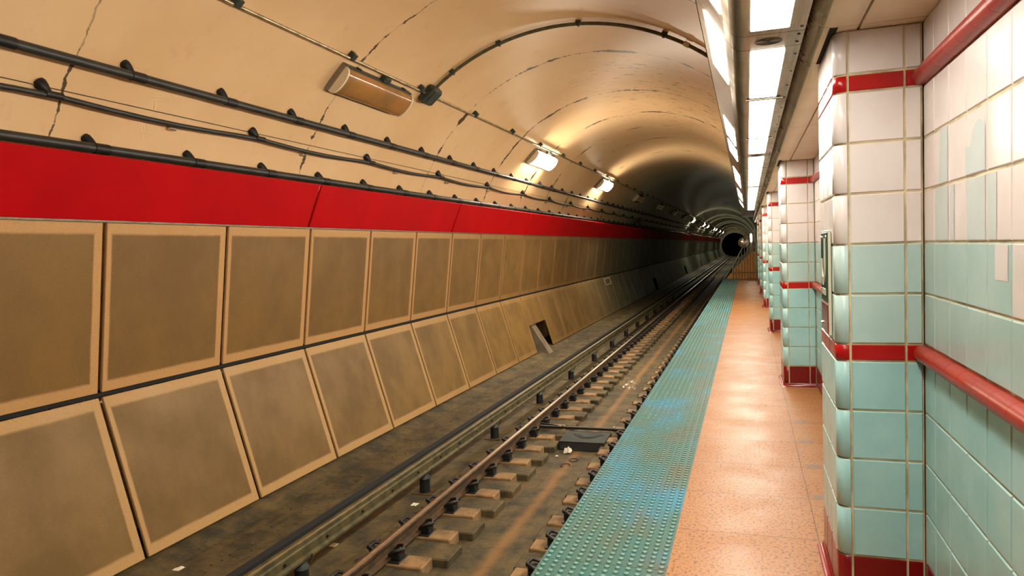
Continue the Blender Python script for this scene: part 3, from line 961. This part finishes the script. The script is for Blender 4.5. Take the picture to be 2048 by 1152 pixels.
# ------------------------------------------------------------------ strip light boxes over the platform edge
def fas(t):
    return (-0.0624 - 0.613 * t, 0.838 + t)
def box_prof(g=0.0):
    rnd = []
    for i in range(9):
        q = math.pi * (1.5 - 0.31 * i / 8)
        rnd.append((0.0 + 0.066 * math.cos(q), 0.868 - 0.066 * math.sin(-q) * -1 if False else 0.868 + 0.068 * math.sin(q)))
    return [(0.222, 0.80), (0.0, 0.80)] + rnd[1:] + [fas(0.02), fas(0.213), (-0.185, 1.065), (0.222, 1.065)]
MOD = 3.93
def make_lightbox(s):
    og = (0.0, s, 0.80)
    root = empty('strip_light', og)
    pf = box_prof()
    m = MB(); fi = len(pf) - 4; pm = [0] * len(pf); pm[fi] = 2
    m.prism(pf, s + 0.112, s + MOD - 0.106, 0, mis=pm)
    # screws along the platform-side flange
    yy = s + 0.25
    while yy < s + MOD - 0.15:
        m.tube([(0.207, yy, 0.7995), (0.207, yy, 0.797)], 0.006, 8, 1); yy += 0.32
    m.build('housing', [MAT['steel'], MAT['black'], MAT['fascia']], og, root)
    m = MB(); m.prism([(x * 0.985, z + 0.003) for x, z in pf], s - 0.106, s + 0.112, 1)
    pm = [0 if q == 0 else 2 * (q == fi) for q in range(len(pf))]
    m.prism(pf, s - 0.101, s + 0.107, 0, mis=pm)
    for dx in (0.203,):
        for dyy in (-0.06, 0.05):
            m.tube([(dx, s + dyy, 0.7995), (dx, s + dyy, 0.797)], 0.006, 8, 1)
    sp = m.build('speaker_panel', [MAT['steel'], MAT['dark'], MAT['fascia']], og, root)
    m = MB(); gx, gy = 0.093, s + 0.0
    for rr_ in [0.006 + 0.0075 * q for q in range(7)]:
        ring = [(gx + rr_ * math.cos(2 * math.pi * i / 20), gy + rr_ * math.sin(2 * math.pi * i / 20), 0.799) for i in range(21)]
        m.tube(ring, 0.0011, 5, 0, False)
    m.build('speaker_grille', MAT['arc'], og, sp)
    for a, b in ((0.15, 1.14), (1.24, 2.73), (2.83, 3.75)):
        m = MB(); m.bbox((0.0245, s + a, 0.7955), (0.163, s + b, 0.805), 0.003); m.build('lens', MAT['lens'], og, root)
    for a in (1.19, 2.78):
        m = MB(); m.box((0.010, s + a - 0.046, 0.7975), (0.185, s + a + 0.046, 0.803)); m.box((0.004, s + a - 0.012, 0.795), (0.200, s + a + 0.012, 0.7978), 1); m.build('divider_bar', [MAT['dark'], MAT['shiny']], og, root)
    for a, b in ((0.125, 1.07), (2.76, 3.73)):
        m = MB()
        n = Vector((-1, 0, -0.613)).normalized() * 0.003
        q = []
        for t in (0.035, 0.159):
            x, z = fas(t); q.append((x, z))
        vs_ = []
        for yy in (s + a, s + b):
            for (x, z) in q:
                vs_.append((x + n.x, yy, z + n.z)); vs_.append((x - n.x, yy, z - n.z))
        m.add(vs_, [(0, 2, 6, 4), (1, 3, 7, 5), (0, 1, 3, 2), (4, 5, 7, 6), (0, 1, 5, 4), (2, 3, 7, 6)])
        m.build('lit_pane', MAT['pane'], og, root)
    return root
S0 = 3.07
lb = make_lightbox(S0)
tag(lb, 'steel strip light over the platform edge, full unit nearest overhead with a round speaker grille', 'strip light', 'strip lights over the platform edge')
for k, lab in ((-2, 'steel strip light behind the camera, outside the photo'),
               (-1, 'steel strip light cut off by the top edge of the photo'),
               (1, 'steel strip light over the platform edge, second full unit away'),
               (2, 'steel strip light over the platform edge, third full unit away'),
               (3, 'steel strip light over the platform edge, farthest unit down the platform')):
    if k == -2:
        continue
    o = copy_tree(lb, MOD * k)
    if k == -1:                      # its unseen nearest lens is kept unlit to dim the near wall
        for ch in [c for c in o.children if c.name.startswith('lens')][:1]:
            ch.data = ch.data.copy(); ch.data.materials[0] = MAT['lens_off']
    tag(o, lab, 'strip light', 'strip lights over the platform edge')

# ------------------------------------------------------------------ tactile strip
def make_tactile():
    P = 0.6064; x0 = -0.994; m = MB(); y0 = 0.0
    m.box((x0, 0.001, -1.562), (x0 + P, P - 0.001, -1.5255))
    nx = 12; pt = P / nx; seg = 10
    for i in range(nx):
        for j in range(nx):
            cx = x0 + pt * (i + 0.5); cy = pt * (j + 0.5)
            o = len(m.v)
            for rr_, zz in ((0.0145, -1.5255), (0.0120, -1.5205), (0.0080, -1.5190)):
                for k in range(seg):
                    q = 2 * math.pi * k / seg
                    m.v.append((cx + rr_ * math.cos(q), cy + rr_ * math.sin(q), zz))
            for r_ in range(2):
                for k in range(seg):
                    k2 = (k + 1) % seg
                    m.f.append([o + r_ * seg + k, o + r_ * seg + k2, o + (r_ + 1) * seg + k2, o + (r_ + 1) * seg + k]); m.mi.append(0); m.sm.append(True)
            m.f.append([o + 2 * seg + k for k in range(seg)]); m.mi.append(0); m.sm.append(True)
    return m.build('tactile_tile', MAT['strip'], (x0, 0, -1.5625))
tt = make_tactile()
y = 3.30 - 0.6064 * 9; i = -9 + 2
while y < PLAT_END - 0.1:
    o = tt.copy(); COL.objects.link(o); o.location.y = y
    vis = i - 0
    if y < 1.6:
        tag(o, 'blue studded tactile tile nearer than the bottom edge of the photo', 'tactile tile', 'hidden tactile tiles')
        n_t = 0
    elif n_t < 14:
        tag(o, 'blue-green studded tactile tile on the platform edge, %s from the photo bottom' % ORD[n_t], 'tactile tile', 'tactile tiles on the platform edge'); n_t += 1
    else:
        tag(o, 'blue-green studded tactile tile far along the edge, past the fourteenth from the bottom', 'tactile tile', 'far tactile tiles on the platform edge')
    y += 0.6064; i += 1
bpy.data.objects.remove(tt)
# grey inserts in the terrazzo by the pillars
m = MB(); m.bbox((0.345, 4.450, -1.53), (0.445, 4.530, -1.5266), 0.0002)
gi = m.build('floor_insert', MAT['insert'], (0.39, 4.49, -1.53))
for i in range(4):
    o = gi if i == 0 else copy_tree(gi, 0.6225 * i)
    tag(o, 'small grey insert flush in the terrazzo by the nearest pillar, %s from the front' % ORD[i], 'floor insert', 'grey floor inserts')

# ------------------------------------------------------------------ track
def rail_prof(x, z0, z1):
    h = z1 - z0
    return [(x - 0.065, z0), (x + 0.065, z0), (x + 0.065, z0 + 0.012), (x + 0.012, z0 + 0.030), (x + 0.009, z1 - 0.045), (x + 0.034, z1 - 0.034),
            (x + 0.035, z1 - 0.006), (x + 0.028, z1), (x - 0.028, z1), (x - 0.035, z1 - 0.006), (x - 0.034, z1 - 0.034), (x - 0.009, z1 - 0.045), (x - 0.012, z0 + 0.030), (x - 0.065, z0 + 0.012)]
for x, lab in ((-3.17, 'rusty running rail with polished top, beside the wall-side contact rail'), (-1.655, 'rusty running rail hidden below the platform edge')):
    o = MB().prism(rail_prof(x, -2.745, -2.595), YB, 150).build('running_rail', MAT['rail'], (x, YB, -2.745))
    m = MB(); m.box((x - 0.010, YB, -2.5955), (x + 0.024, 150, -2.594)); m.build('rail_head', MAT['shiny'], (x, YB, -2.745), o)
    tag(o, lab, 'rail')
x = -3.68
pf = [(x - 0.07, -2.565), (x + 0.075, -2.565), (x + 0.075, -2.545), (x + 0.045, -2.530), (x + 0.045, -2.462), (x + 0.030, -2.452), (x + 0.030, -2.416), (x + 0.022, -2.41),
      (x - 0.03, -2.41), (x - 0.036, -2.416), (x - 0.036, -2.452), (x - 0.015, -2.462), (x - 0.015, -2.530), (x - 0.07, -2.545)]
o = MB().prism(pf, YB, 150).build('contact_rail', MAT['third'], (x, YB, -2.565))
m = MB(); m.box((x + 0.006, YB, -2.4105), (x + 0.020, 150, -2.409)); m.build('contact_surface', MAT['shiny'], (x, YB, -2.565), o)
for i in range(40):
    yy = 2.9 + 0.62 * i
    m = MB(); m.tube([(x + 0.044, yy, -2.498), (x + 0.062, yy, -2.498)], 0.013, 8); m.build('bolt', MAT['black'], (x, YB, -2.565), o)
tag(o, 'grimy raised contact rail on black insulators beside the wall bench', 'rail')
def make_insul(y):
    og = (x, y, -2.83)
    root = empty('rail_insulator', og)
    m = MB(); m.tube([(x, y, -2.815), (x, y, -2.65)], [0.066, 0.060], 16); m.build('post', MAT['black'], og, root)
    m = MB(); m.tube([(x, y, -2.65), (x, y, -2.62), (x, y, -2.567)], [0.070, 0.060, 0.035], 16); m.build('cap', MAT['box'], og, root)
    m = MB(); m.bbox((x - 0.14, y - 0.1, -2.835), (x + 0.14, y + 0.1, -2.812), 0.006); m.build('base_plate', MAT['rail'], og, root)
    m = MB(); m.tube([(x + 0.055, y + 0.05, -2.62), (x + 0.085, y + 0.05, -2.56), (x + 0.078, y + 0.05, -2.535)], 0.009, 8); m.build('hook', MAT['third'], og, root)
    return root
ins = make_insul(5.05)
for k in range(-2, 30):
    o = ins if k == 0 else copy_tree(ins, 2.45 * k, kids=(k < 14))
    if k >= 14:
        m_ = copy_tree(ins.children[0], 0, o)
    if k < 0:
        lab = 'black insulator post under the contact rail, outside the photo'
    elif k < 10:
        lab = 'black insulator post under the contact rail, %s from the photo bottom' % ORD[k]
    else:
        lab = 'black insulator post under the contact rail, far along past the tenth'
    tag(o, lab, 'insulator', 'contact rail insulators' if k < 10 else 'far contact rail insulators')

def make_tie(side, y):
    xa, xb = (-3.27, -2.77) if side == 'l' else (-1.975, -1.2)
    xr = -3.17 if side == 'l' else -1.655
    og = ((xa + xb) / 2, y, -2.93)
    m = MB(); m.bbox((xa, y - 0.115, -2.93), (xb, y + 0.115, -2.757), 0.010)
    root = m.build('half_tie', MAT['tie'], og)
    m = MB(); m.bbox((xr - 0.17, y - 0.10, -2.757), (xr + 0.17, y + 0.10, -2.7455), 0.003); m.build('base_plate', MAT['black'], og, root)
    for sg in ((1, -1) if side == 'l' else (-1,)):
        m = MB()
        xx = xr + sg * 0.115
        m.bbox((xx - 0.042, y - 0.055, -2.746), (xx + 0.042, y + 0.055, -2.672), 0.008)
        pts = [(xx - 0.06 * sg, y - 0.06, -2.70), (xx - 0.02 * sg, y - 0.075, -2.662), (xx + 0.04 * sg, y - 0.06, -2.645), (xx + 0.055 * sg, y, -2.66),
               (xx + 0.03 * sg, y + 0.05, -2.640), (xx - 0.03 * sg, y + 0.07, -2.660), (xx - 0.065 * sg, y + 0.05, -2.70)]
        m.tube(pts, 0.017, 8)
        m.build('rail_clip', MAT['black'], og, root)
    return root
TY0, TPI = 5.62, 0.622
for side, nm in (('l', 'wall-side'), ('r', 'platform-side')):
    t0 = make_tie(side, TY0)
    for k in range(-7, 80):
        yy = TY0 + TPI * k
        if abs(yy - 10.17) < 0.25 and side == 'l' and False:
            continue
        o = t0 if k == 0 else copy_tree(t0, TPI * k, kids=(yy < 34))
        if yy < 4.0:
            lab = 'dusty %s half tie nearer than the photo bottom shows' % nm; g = 'hidden %s half ties' % nm
        elif k < 17:
            lab = 'dusty %s half tie with black rail clip, %s from the photo bottom' % (nm, ORD[k + 2]); g = '%s half ties' % nm
        else:
            lab = 'dusty %s half tie far down the track, past the nineteenth' % nm; g = 'far %s half ties' % nm
        tag(o, lab, 'railway tie', g)

# mesh basket in the trough, with the rod behind it
og = (-2.3, 9.95, -2.86)
root = empty('mesh_basket', og)
bx0, bx1, by0, by1, bz0, bz1 = -2.60, -1.96, 9.66, 10.24, -2.852, -2.735
def mesh_face(m, o, u, v, nu, nv, r=0.003):
    o, u, v = Vector(o), Vector(u), Vector(v)
    for i in range(nu + nv + 1):
        a = i - nv
        p = []
        # diagonals both ways, clipped to the face
        for sg in (1, -1):
            s0, s1 = max(0, a), min(nu, a + nv)
            if s1 <= s0:
                continue
            if sg == 1:
                p0 = o + u * (s0 / nu) + v * ((s0 - a) / nv); p1 = o + u * (s1 / nu) + v * ((s1 - a) / nv)
            else:
                p0 = o + u * (s0 / nu) + v * (1 - (s0 - a) / nv); p1 = o + u * (s1 / nu) + v * (1 - (s1 - a) / nv)
            m.tube([p0, p1], r, 4, 0, False)
m = MB()
mesh_face(m, (bx0, by0, bz0), (bx1 - bx0, 0, 0), (0, 0, bz1 - bz0), 26, 6)
m.build('front_mesh', MAT['black'], og, root)
for nm, a, u in (('side_mesh', (bx0, by0, bz0), (0, by1 - by0, 0)), ('side_mesh', (bx1, by0, bz0), (0, by1 - by0, 0)), ('back_mesh', (bx0, by1, bz0), (bx1 - bx0, 0, 0))):
    m = MB(); mesh_face(m, a, u, (0, 0, bz1 - bz0), 20, 6); m.build(nm, MAT['black'], og, root)
m = MB(); mesh_face(m, (bx0, by0, bz1), (bx1 - bx0, 0, 0), (0, by1 - by0, 0), 30, 24, 0.0032); m.build('top_mesh', MAT['box'], og, root)
m = MB(); mesh_face(m, (bx0, by0, bz0 + 0.003), (bx1 - bx0, 0, 0), (0, by1 - by0, 0), 20, 16); m.build('bottom_mesh', MAT['black'], og, root)
m = MB()
c4 = [(bx0, by0), (bx1, by0), (bx1, by1), (bx0, by1)]
for i in range(4):
    a, b = c4[i], c4[(i + 1) % 4]
    for zz in (bz0, bz1):
        m.tube([(a[0], a[1], zz), (b[0], b[1], zz)], 0.007, 6)
    m.tube([(a[0], a[1], bz0), (a[0], a[1], bz1)], 0.007, 6)
m.build('frame', MAT['black'], og, root)
m = MB()
m.tube([(bx0 + 0.12 + (bx1 - bx0 - 0.2) * i / 12, by0 + 0.42 - 0.22 * math.sin(math.pi * i / 12), bz1 + 0.006) for i in range(13)], 0.005, 6)
m.tube([(bx0 + 0.16 + (bx1 - bx0 - 0.28) * i / 12, by0 + 0.44 - 0.18 * math.sin(math.pi * i / 12), bz1 + 0.006) for i in range(13)], 0.004, 6)
m.build('wire_handle', MAT['black'], og, root)
tag(root, 'black wire mesh basket lying in the trough between the rails', 'basket')
m = MB(); m.bbox((-3.08, 10.32, -2.728), (-1.76, 10.38, -2.693), 0.008)
rod = m.build('gauge_rod', MAT['black'], (-2.4, 10.35, -2.728))
for xx in (-2.72, -1.93):
    b = MB(); b.tube([(xx, 10.35, -2.694), (xx, 10.35, -2.67)], 0.012, 8); b.build('bolt', MAT['shiny'], (-2.4, 10.35, -2.728), rod)
m = MB(); m.tube([(-3.09, 10.46, -2.69), (-2.98, 10.42, -2.69), (-2.8, 10.36, -2.693)], 0.012, 6); m.build('strap', MAT['black'], (-2.4, 10.35, -2.728), rod)
tag(rod, 'black bar across the trough right behind the mesh basket', 'rod')

# litter
def crumple(cx, cy, cz, sx, sy, sz, seed, nu=7, nv=6):
    rnd = random.Random(seed); m = MB(); vs_ = []; fs = []
    for j in range(nv):
        for i in range(nu):
            ed = min(i, nu - 1 - i, j, nv - 1 - j)
            vs_.append((cx + sx * (i / (nu - 1) - 0.5) + rnd.uniform(-1, 1) * sx * 0.06, cy + sy * (j / (nv - 1) - 0.5) + rnd.uniform(-1, 1) * sy * 0.06,
                        cz + (sz * rnd.uniform(0.25, 1.0) if ed > 0 else sz * rnd.uniform(0.02, 0.25))))
    for j in range(nv - 1):
        for i in range(nu - 1):
            fs.append((j * nu + i, j * nu + i + 1, (j + 1) * nu + i + 1, (j + 1) * nu + i))
    m.add(vs_, fs); return m
def thick(o, t=0.0015):
    md_ = o.modifiers.new('solid', 'SOLIDIFY'); md_.thickness = t
    return o
tag(thick(crumple(-2.45, 9.56, -2.862, 0.10, 0.12, 0.085, 3).build('paper_scrap', MAT['paper'], (-2.45, 9.56, -2.862))), 'crumpled white paper scrap against the front of the mesh basket', 'litter')
tag(thick(crumple(-2.34, 14.65, -2.862, 0.28, 0.95, 0.045, 5, 9, 9).build('plastic_sheet', MAT['plastic'], (-2.34, 14.65, -2.862))), 'crumpled clear plastic sheet in the trough beyond the mesh basket', 'litter')
for i, (a, b, lab) in enumerate(((-2.28, 9.2, 'dark wire ring lying in the trough, nearer the basket of two'), (-2.335, 8.95, 'dark bent wire lying in the trough, farther from the basket of two'))):
    m = MB(); m.tube([(a + 0.06 * math.cos(2 * math.pi * k / (14 + 6 * i)), b + 0.07 * math.sin(2 * math.pi * k / (14 + 6 * i)), -2.853 + 0.006 * (k % 2)) for k in range(15)], 0.006, 6)
    tag(m.build('wire_ring', MAT['black'], (a, b, -2.862)), lab, 'litter')
for i, (a, b, zz, lab) in enumerate(((-4.709, 4.75, -2.64, 'small white paper scrap on the bench below the second lower panel'),
                                     (-3.62, 7.10, -2.825, 'small white paper scrap between the rails by the second insulator'),
                                     (-3.90, 5.89, -2.822, 'small white paper scrap on the ground behind the contact rail'),
                                     (-2.56, 9.35, -2.858, 'tiny white scrap in the trough left of the wire rings'))):
    s_ = 0.035 if i == 3 else 0.07
    tag(thick(crumple(a, b, zz, s_, s_ * 1.2, 0.02, 11 + i, 5, 4).build('paper_scrap', MAT['paper'], (a, b, zz))), lab, 'litter')
# loose grit on the track bed: nobody could count it
def grit(seed, n, spots, label):
    rnd = random.Random(seed); m = MB()
    for i in range(n):
        yy = 3.5 + 26 * rnd.random() ** 1.6
        xa, xb, zz = rnd.choice(spots)
        xx = rnd.uniform(xa, xb)
        s_ = rnd.uniform(0.005, 0.02)
        m.add([(xx + s_ * rnd.uniform(0.6, 1.2), yy, zz), (xx - s_, yy + s_ * rnd.uniform(0.5, 1), zz), (xx - s_, yy - s_ * rnd.uniform(0.5, 1), zz), (xx, yy, zz + s_ * rnd.uniform(0.5, 1.1))],
              [(0, 1, 3), (1, 2, 3), (2, 0, 3), (0, 2, 1)], 0 if rnd.random() < 0.8 else 1)
    g = m.build('track_grit', [MAT['rail'], MAT['tie']], ((spots[0][0] + spots[0][1]) / 2, 5, spots[0][2]))
    g['kind'] = 'stuff'; g['label'] = label; g['category'] = 'grit'
grit(21, 900, [(-3.50, -3.30, -2.806)], 'loose grit between the contact rail and the running rail')
grit(22, 700, [(-4.72, -4.30, -2.639)], 'loose grit scattered on the bench below the tan panels')

# ------------------------------------------------------------------ platform end: barrier, mirror, tube light
GY = 31.72
og = (-0.2, GY, -1.527)
root = empty('end_barrier', og)
topl, topr = (-0.615, -1.03), (-0.165, -0.185)
m = MB()
path = [(-0.615, GY, -1.527), (-0.615, GY, -1.03), (-0.47, GY, -0.74), (-0.33, GY, -0.44), (-0.22, GY, -0.24), (-0.165, GY, -0.185), (0.33, GY, -0.17), (0.33, GY, -1.527)]
m.tube(path, 0.022, 8); m.build('rail_frame', MAT['gate'], og, root)
for i in range(7):
    xx = -0.48 + 0.115 * i
    zt = -0.17 if xx > -0.165 else -1.03 + (xx + 0.615) / 0.45 * 0.845
    m = MB(); m.tube([(xx, GY, -1.52), (xx, GY, zt)], 0.012, 6); m.build('bar', MAT['gate'], og, root)
m = MB()
pts = [(-0.88, -1.525), (0.36, -1.525), (0.36, -0.40), (0.16, -0.40), (-0.10, -0.66), (-0.50, -1.06), (-0.80, -1.40)]
n = len(pts)
m.add([(a, GY + 0.03, b) for a, b in pts] + [(a, GY + 0.07, b) for a, b in pts], [tuple(range(n)), tuple(range(n, 2 * n))] + [(i, (i + 1) % n, n + (i + 1) % n, n + i) for i in range(n)])
pan = m.build('timber_panel', MAT['wood'], og, root)
for i in range(9):
    xx = -0.62 + 0.115 * i
    zt = min(-0.42, -1.06 + (xx + 0.50) * 0.98) - 0.02
    m = MB(); m.box((xx - 0.006, GY + 0.026, -1.50), (xx + 0.006, GY + 0.032, zt)); m.build('batten', MAT['third'], og, pan)
m = MB(); m.box((-0.70, GY + 0.02, -1.30), (0.36, GY + 0.031, -1.26)); m.build('cross_batten', MAT['third'], og, pan)
tag(root, 'slanting barrier of orange boards and grey bars closing the platform end', 'barrier')
# convex mirror
mc = Vector((-0.155, GY - 0.10, 0.0)); og = tuple(mc)
m = MB(); seg = 28; rings = 7; Rm = 0.205; vs_ = []; fs = []
for j in range(rings + 1):
    a = R_(38) * j / rings
    for k in range(seg):
        q = 2 * math.pi * k / seg; rr_ = Rm * math.sin(a) / math.sin(R_(38))
        vs_.append((mc.x + rr_ * math.cos(q), mc.y - 0.07 * (math.cos(a) - math.cos(R_(38))) / (1 - math.cos(R_(38))), mc.z + rr_ * math.sin(q)))
for j in range(rings):
    for k in range(seg):
        fs.append((j * seg + k, j * seg + (k + 1) % seg, (j + 1) * seg + (k + 1) % seg, (j + 1) * seg + k))
m.add(vs_, fs, 0, True)
root = empty('convex_mirror', og)
m.build('mirror_dome', MAT['mirror'], og, root)
m = MB(); m.tube([(mc.x + Rm * math.cos(2 * math.pi * k / 28), mc.y, mc.z + Rm * math.sin(2 * math.pi * k / 28)) for k in range(29)], 0.014, 8, 0, False); m.build('rim', MAT['gate'], og, root)
m = MB(); m.tube([(mc.x, mc.y + 0.005, mc.z), (mc.x, mc.y + 0.012, mc.z)], Rm, 28); m.build('back', MAT['black'], og, root)
m = MB(); m.tube([(mc.x, mc.y + 0.02, mc.z), (mc.x + 0.05, mc.y + 0.09, mc.z - 0.19)], 0.016, 8); m.build('bracket', MAT['gate'], og, root)
tag(root, 'round convex mirror above the slanting barrier at the platform end', 'mirror')
og = (0.14, 33.0, 0.05)
root = empty('tube_light', og)
m = MB(); m.tube([(0.15, 32.9, 0.06), (0.15, 32.9, 0.33)], 0.028, 10); m.build('tube', MAT['lamp_on'], og, root)
m = MB(); m.bbox((0.10, 32.93, -0.02), (0.20, 33.0, 0.40), 0.01); m.build('holder', MAT['gate'], og, root)
m = MB(); m.tube([(0.15, 32.96, -1.56), (0.15, 32.96, 0.0)], 0.03, 8); m.build('post', MAT['gate'], og, root)
tag(root, 'short upright tube light on a post behind the platform end barrier', 'tube light')
for i, xx in enumerate((-0.02, 0.27)):
    m = MB(); m.tube([(xx, 32.3, -1.56), (xx, 32.3, 0.25 + 0.3 * i)], 0.028, 8)
    tag(m.build('steel_post', MAT['gate'], (xx, 32.3, -1.56)), ('steel post behind the end barrier, left of the tube light' , 'steel post behind the end barrier, right of the tube light')[i], 'post')
struct(MB().box((-0.9, PLAT_END, -1.80), (0.95, 34.5, -1.56)).build('floor_end_landing', MAT['concrete'], (0, PLAT_END, -1.8)))
struct(MB().box((0.375, 27.6, -1.527), (XW, 28.2, 0.83)).build('trim_4', MAT['soffit'], (0.4, 27.6, -1.527)))
struct(MB().box((0.95, PLAT_END, -3.3), (1.1, YE, 0.2)).build('wall_far_right', MAT['concrete'], (1.0, PLAT_END, -3.3)))
struct(MB().box((-1.05, 34.5, -3.3), (1.1, YE, -2.785)).build('floor_far', MAT['bed'], (0, 34.5, -3.3)))
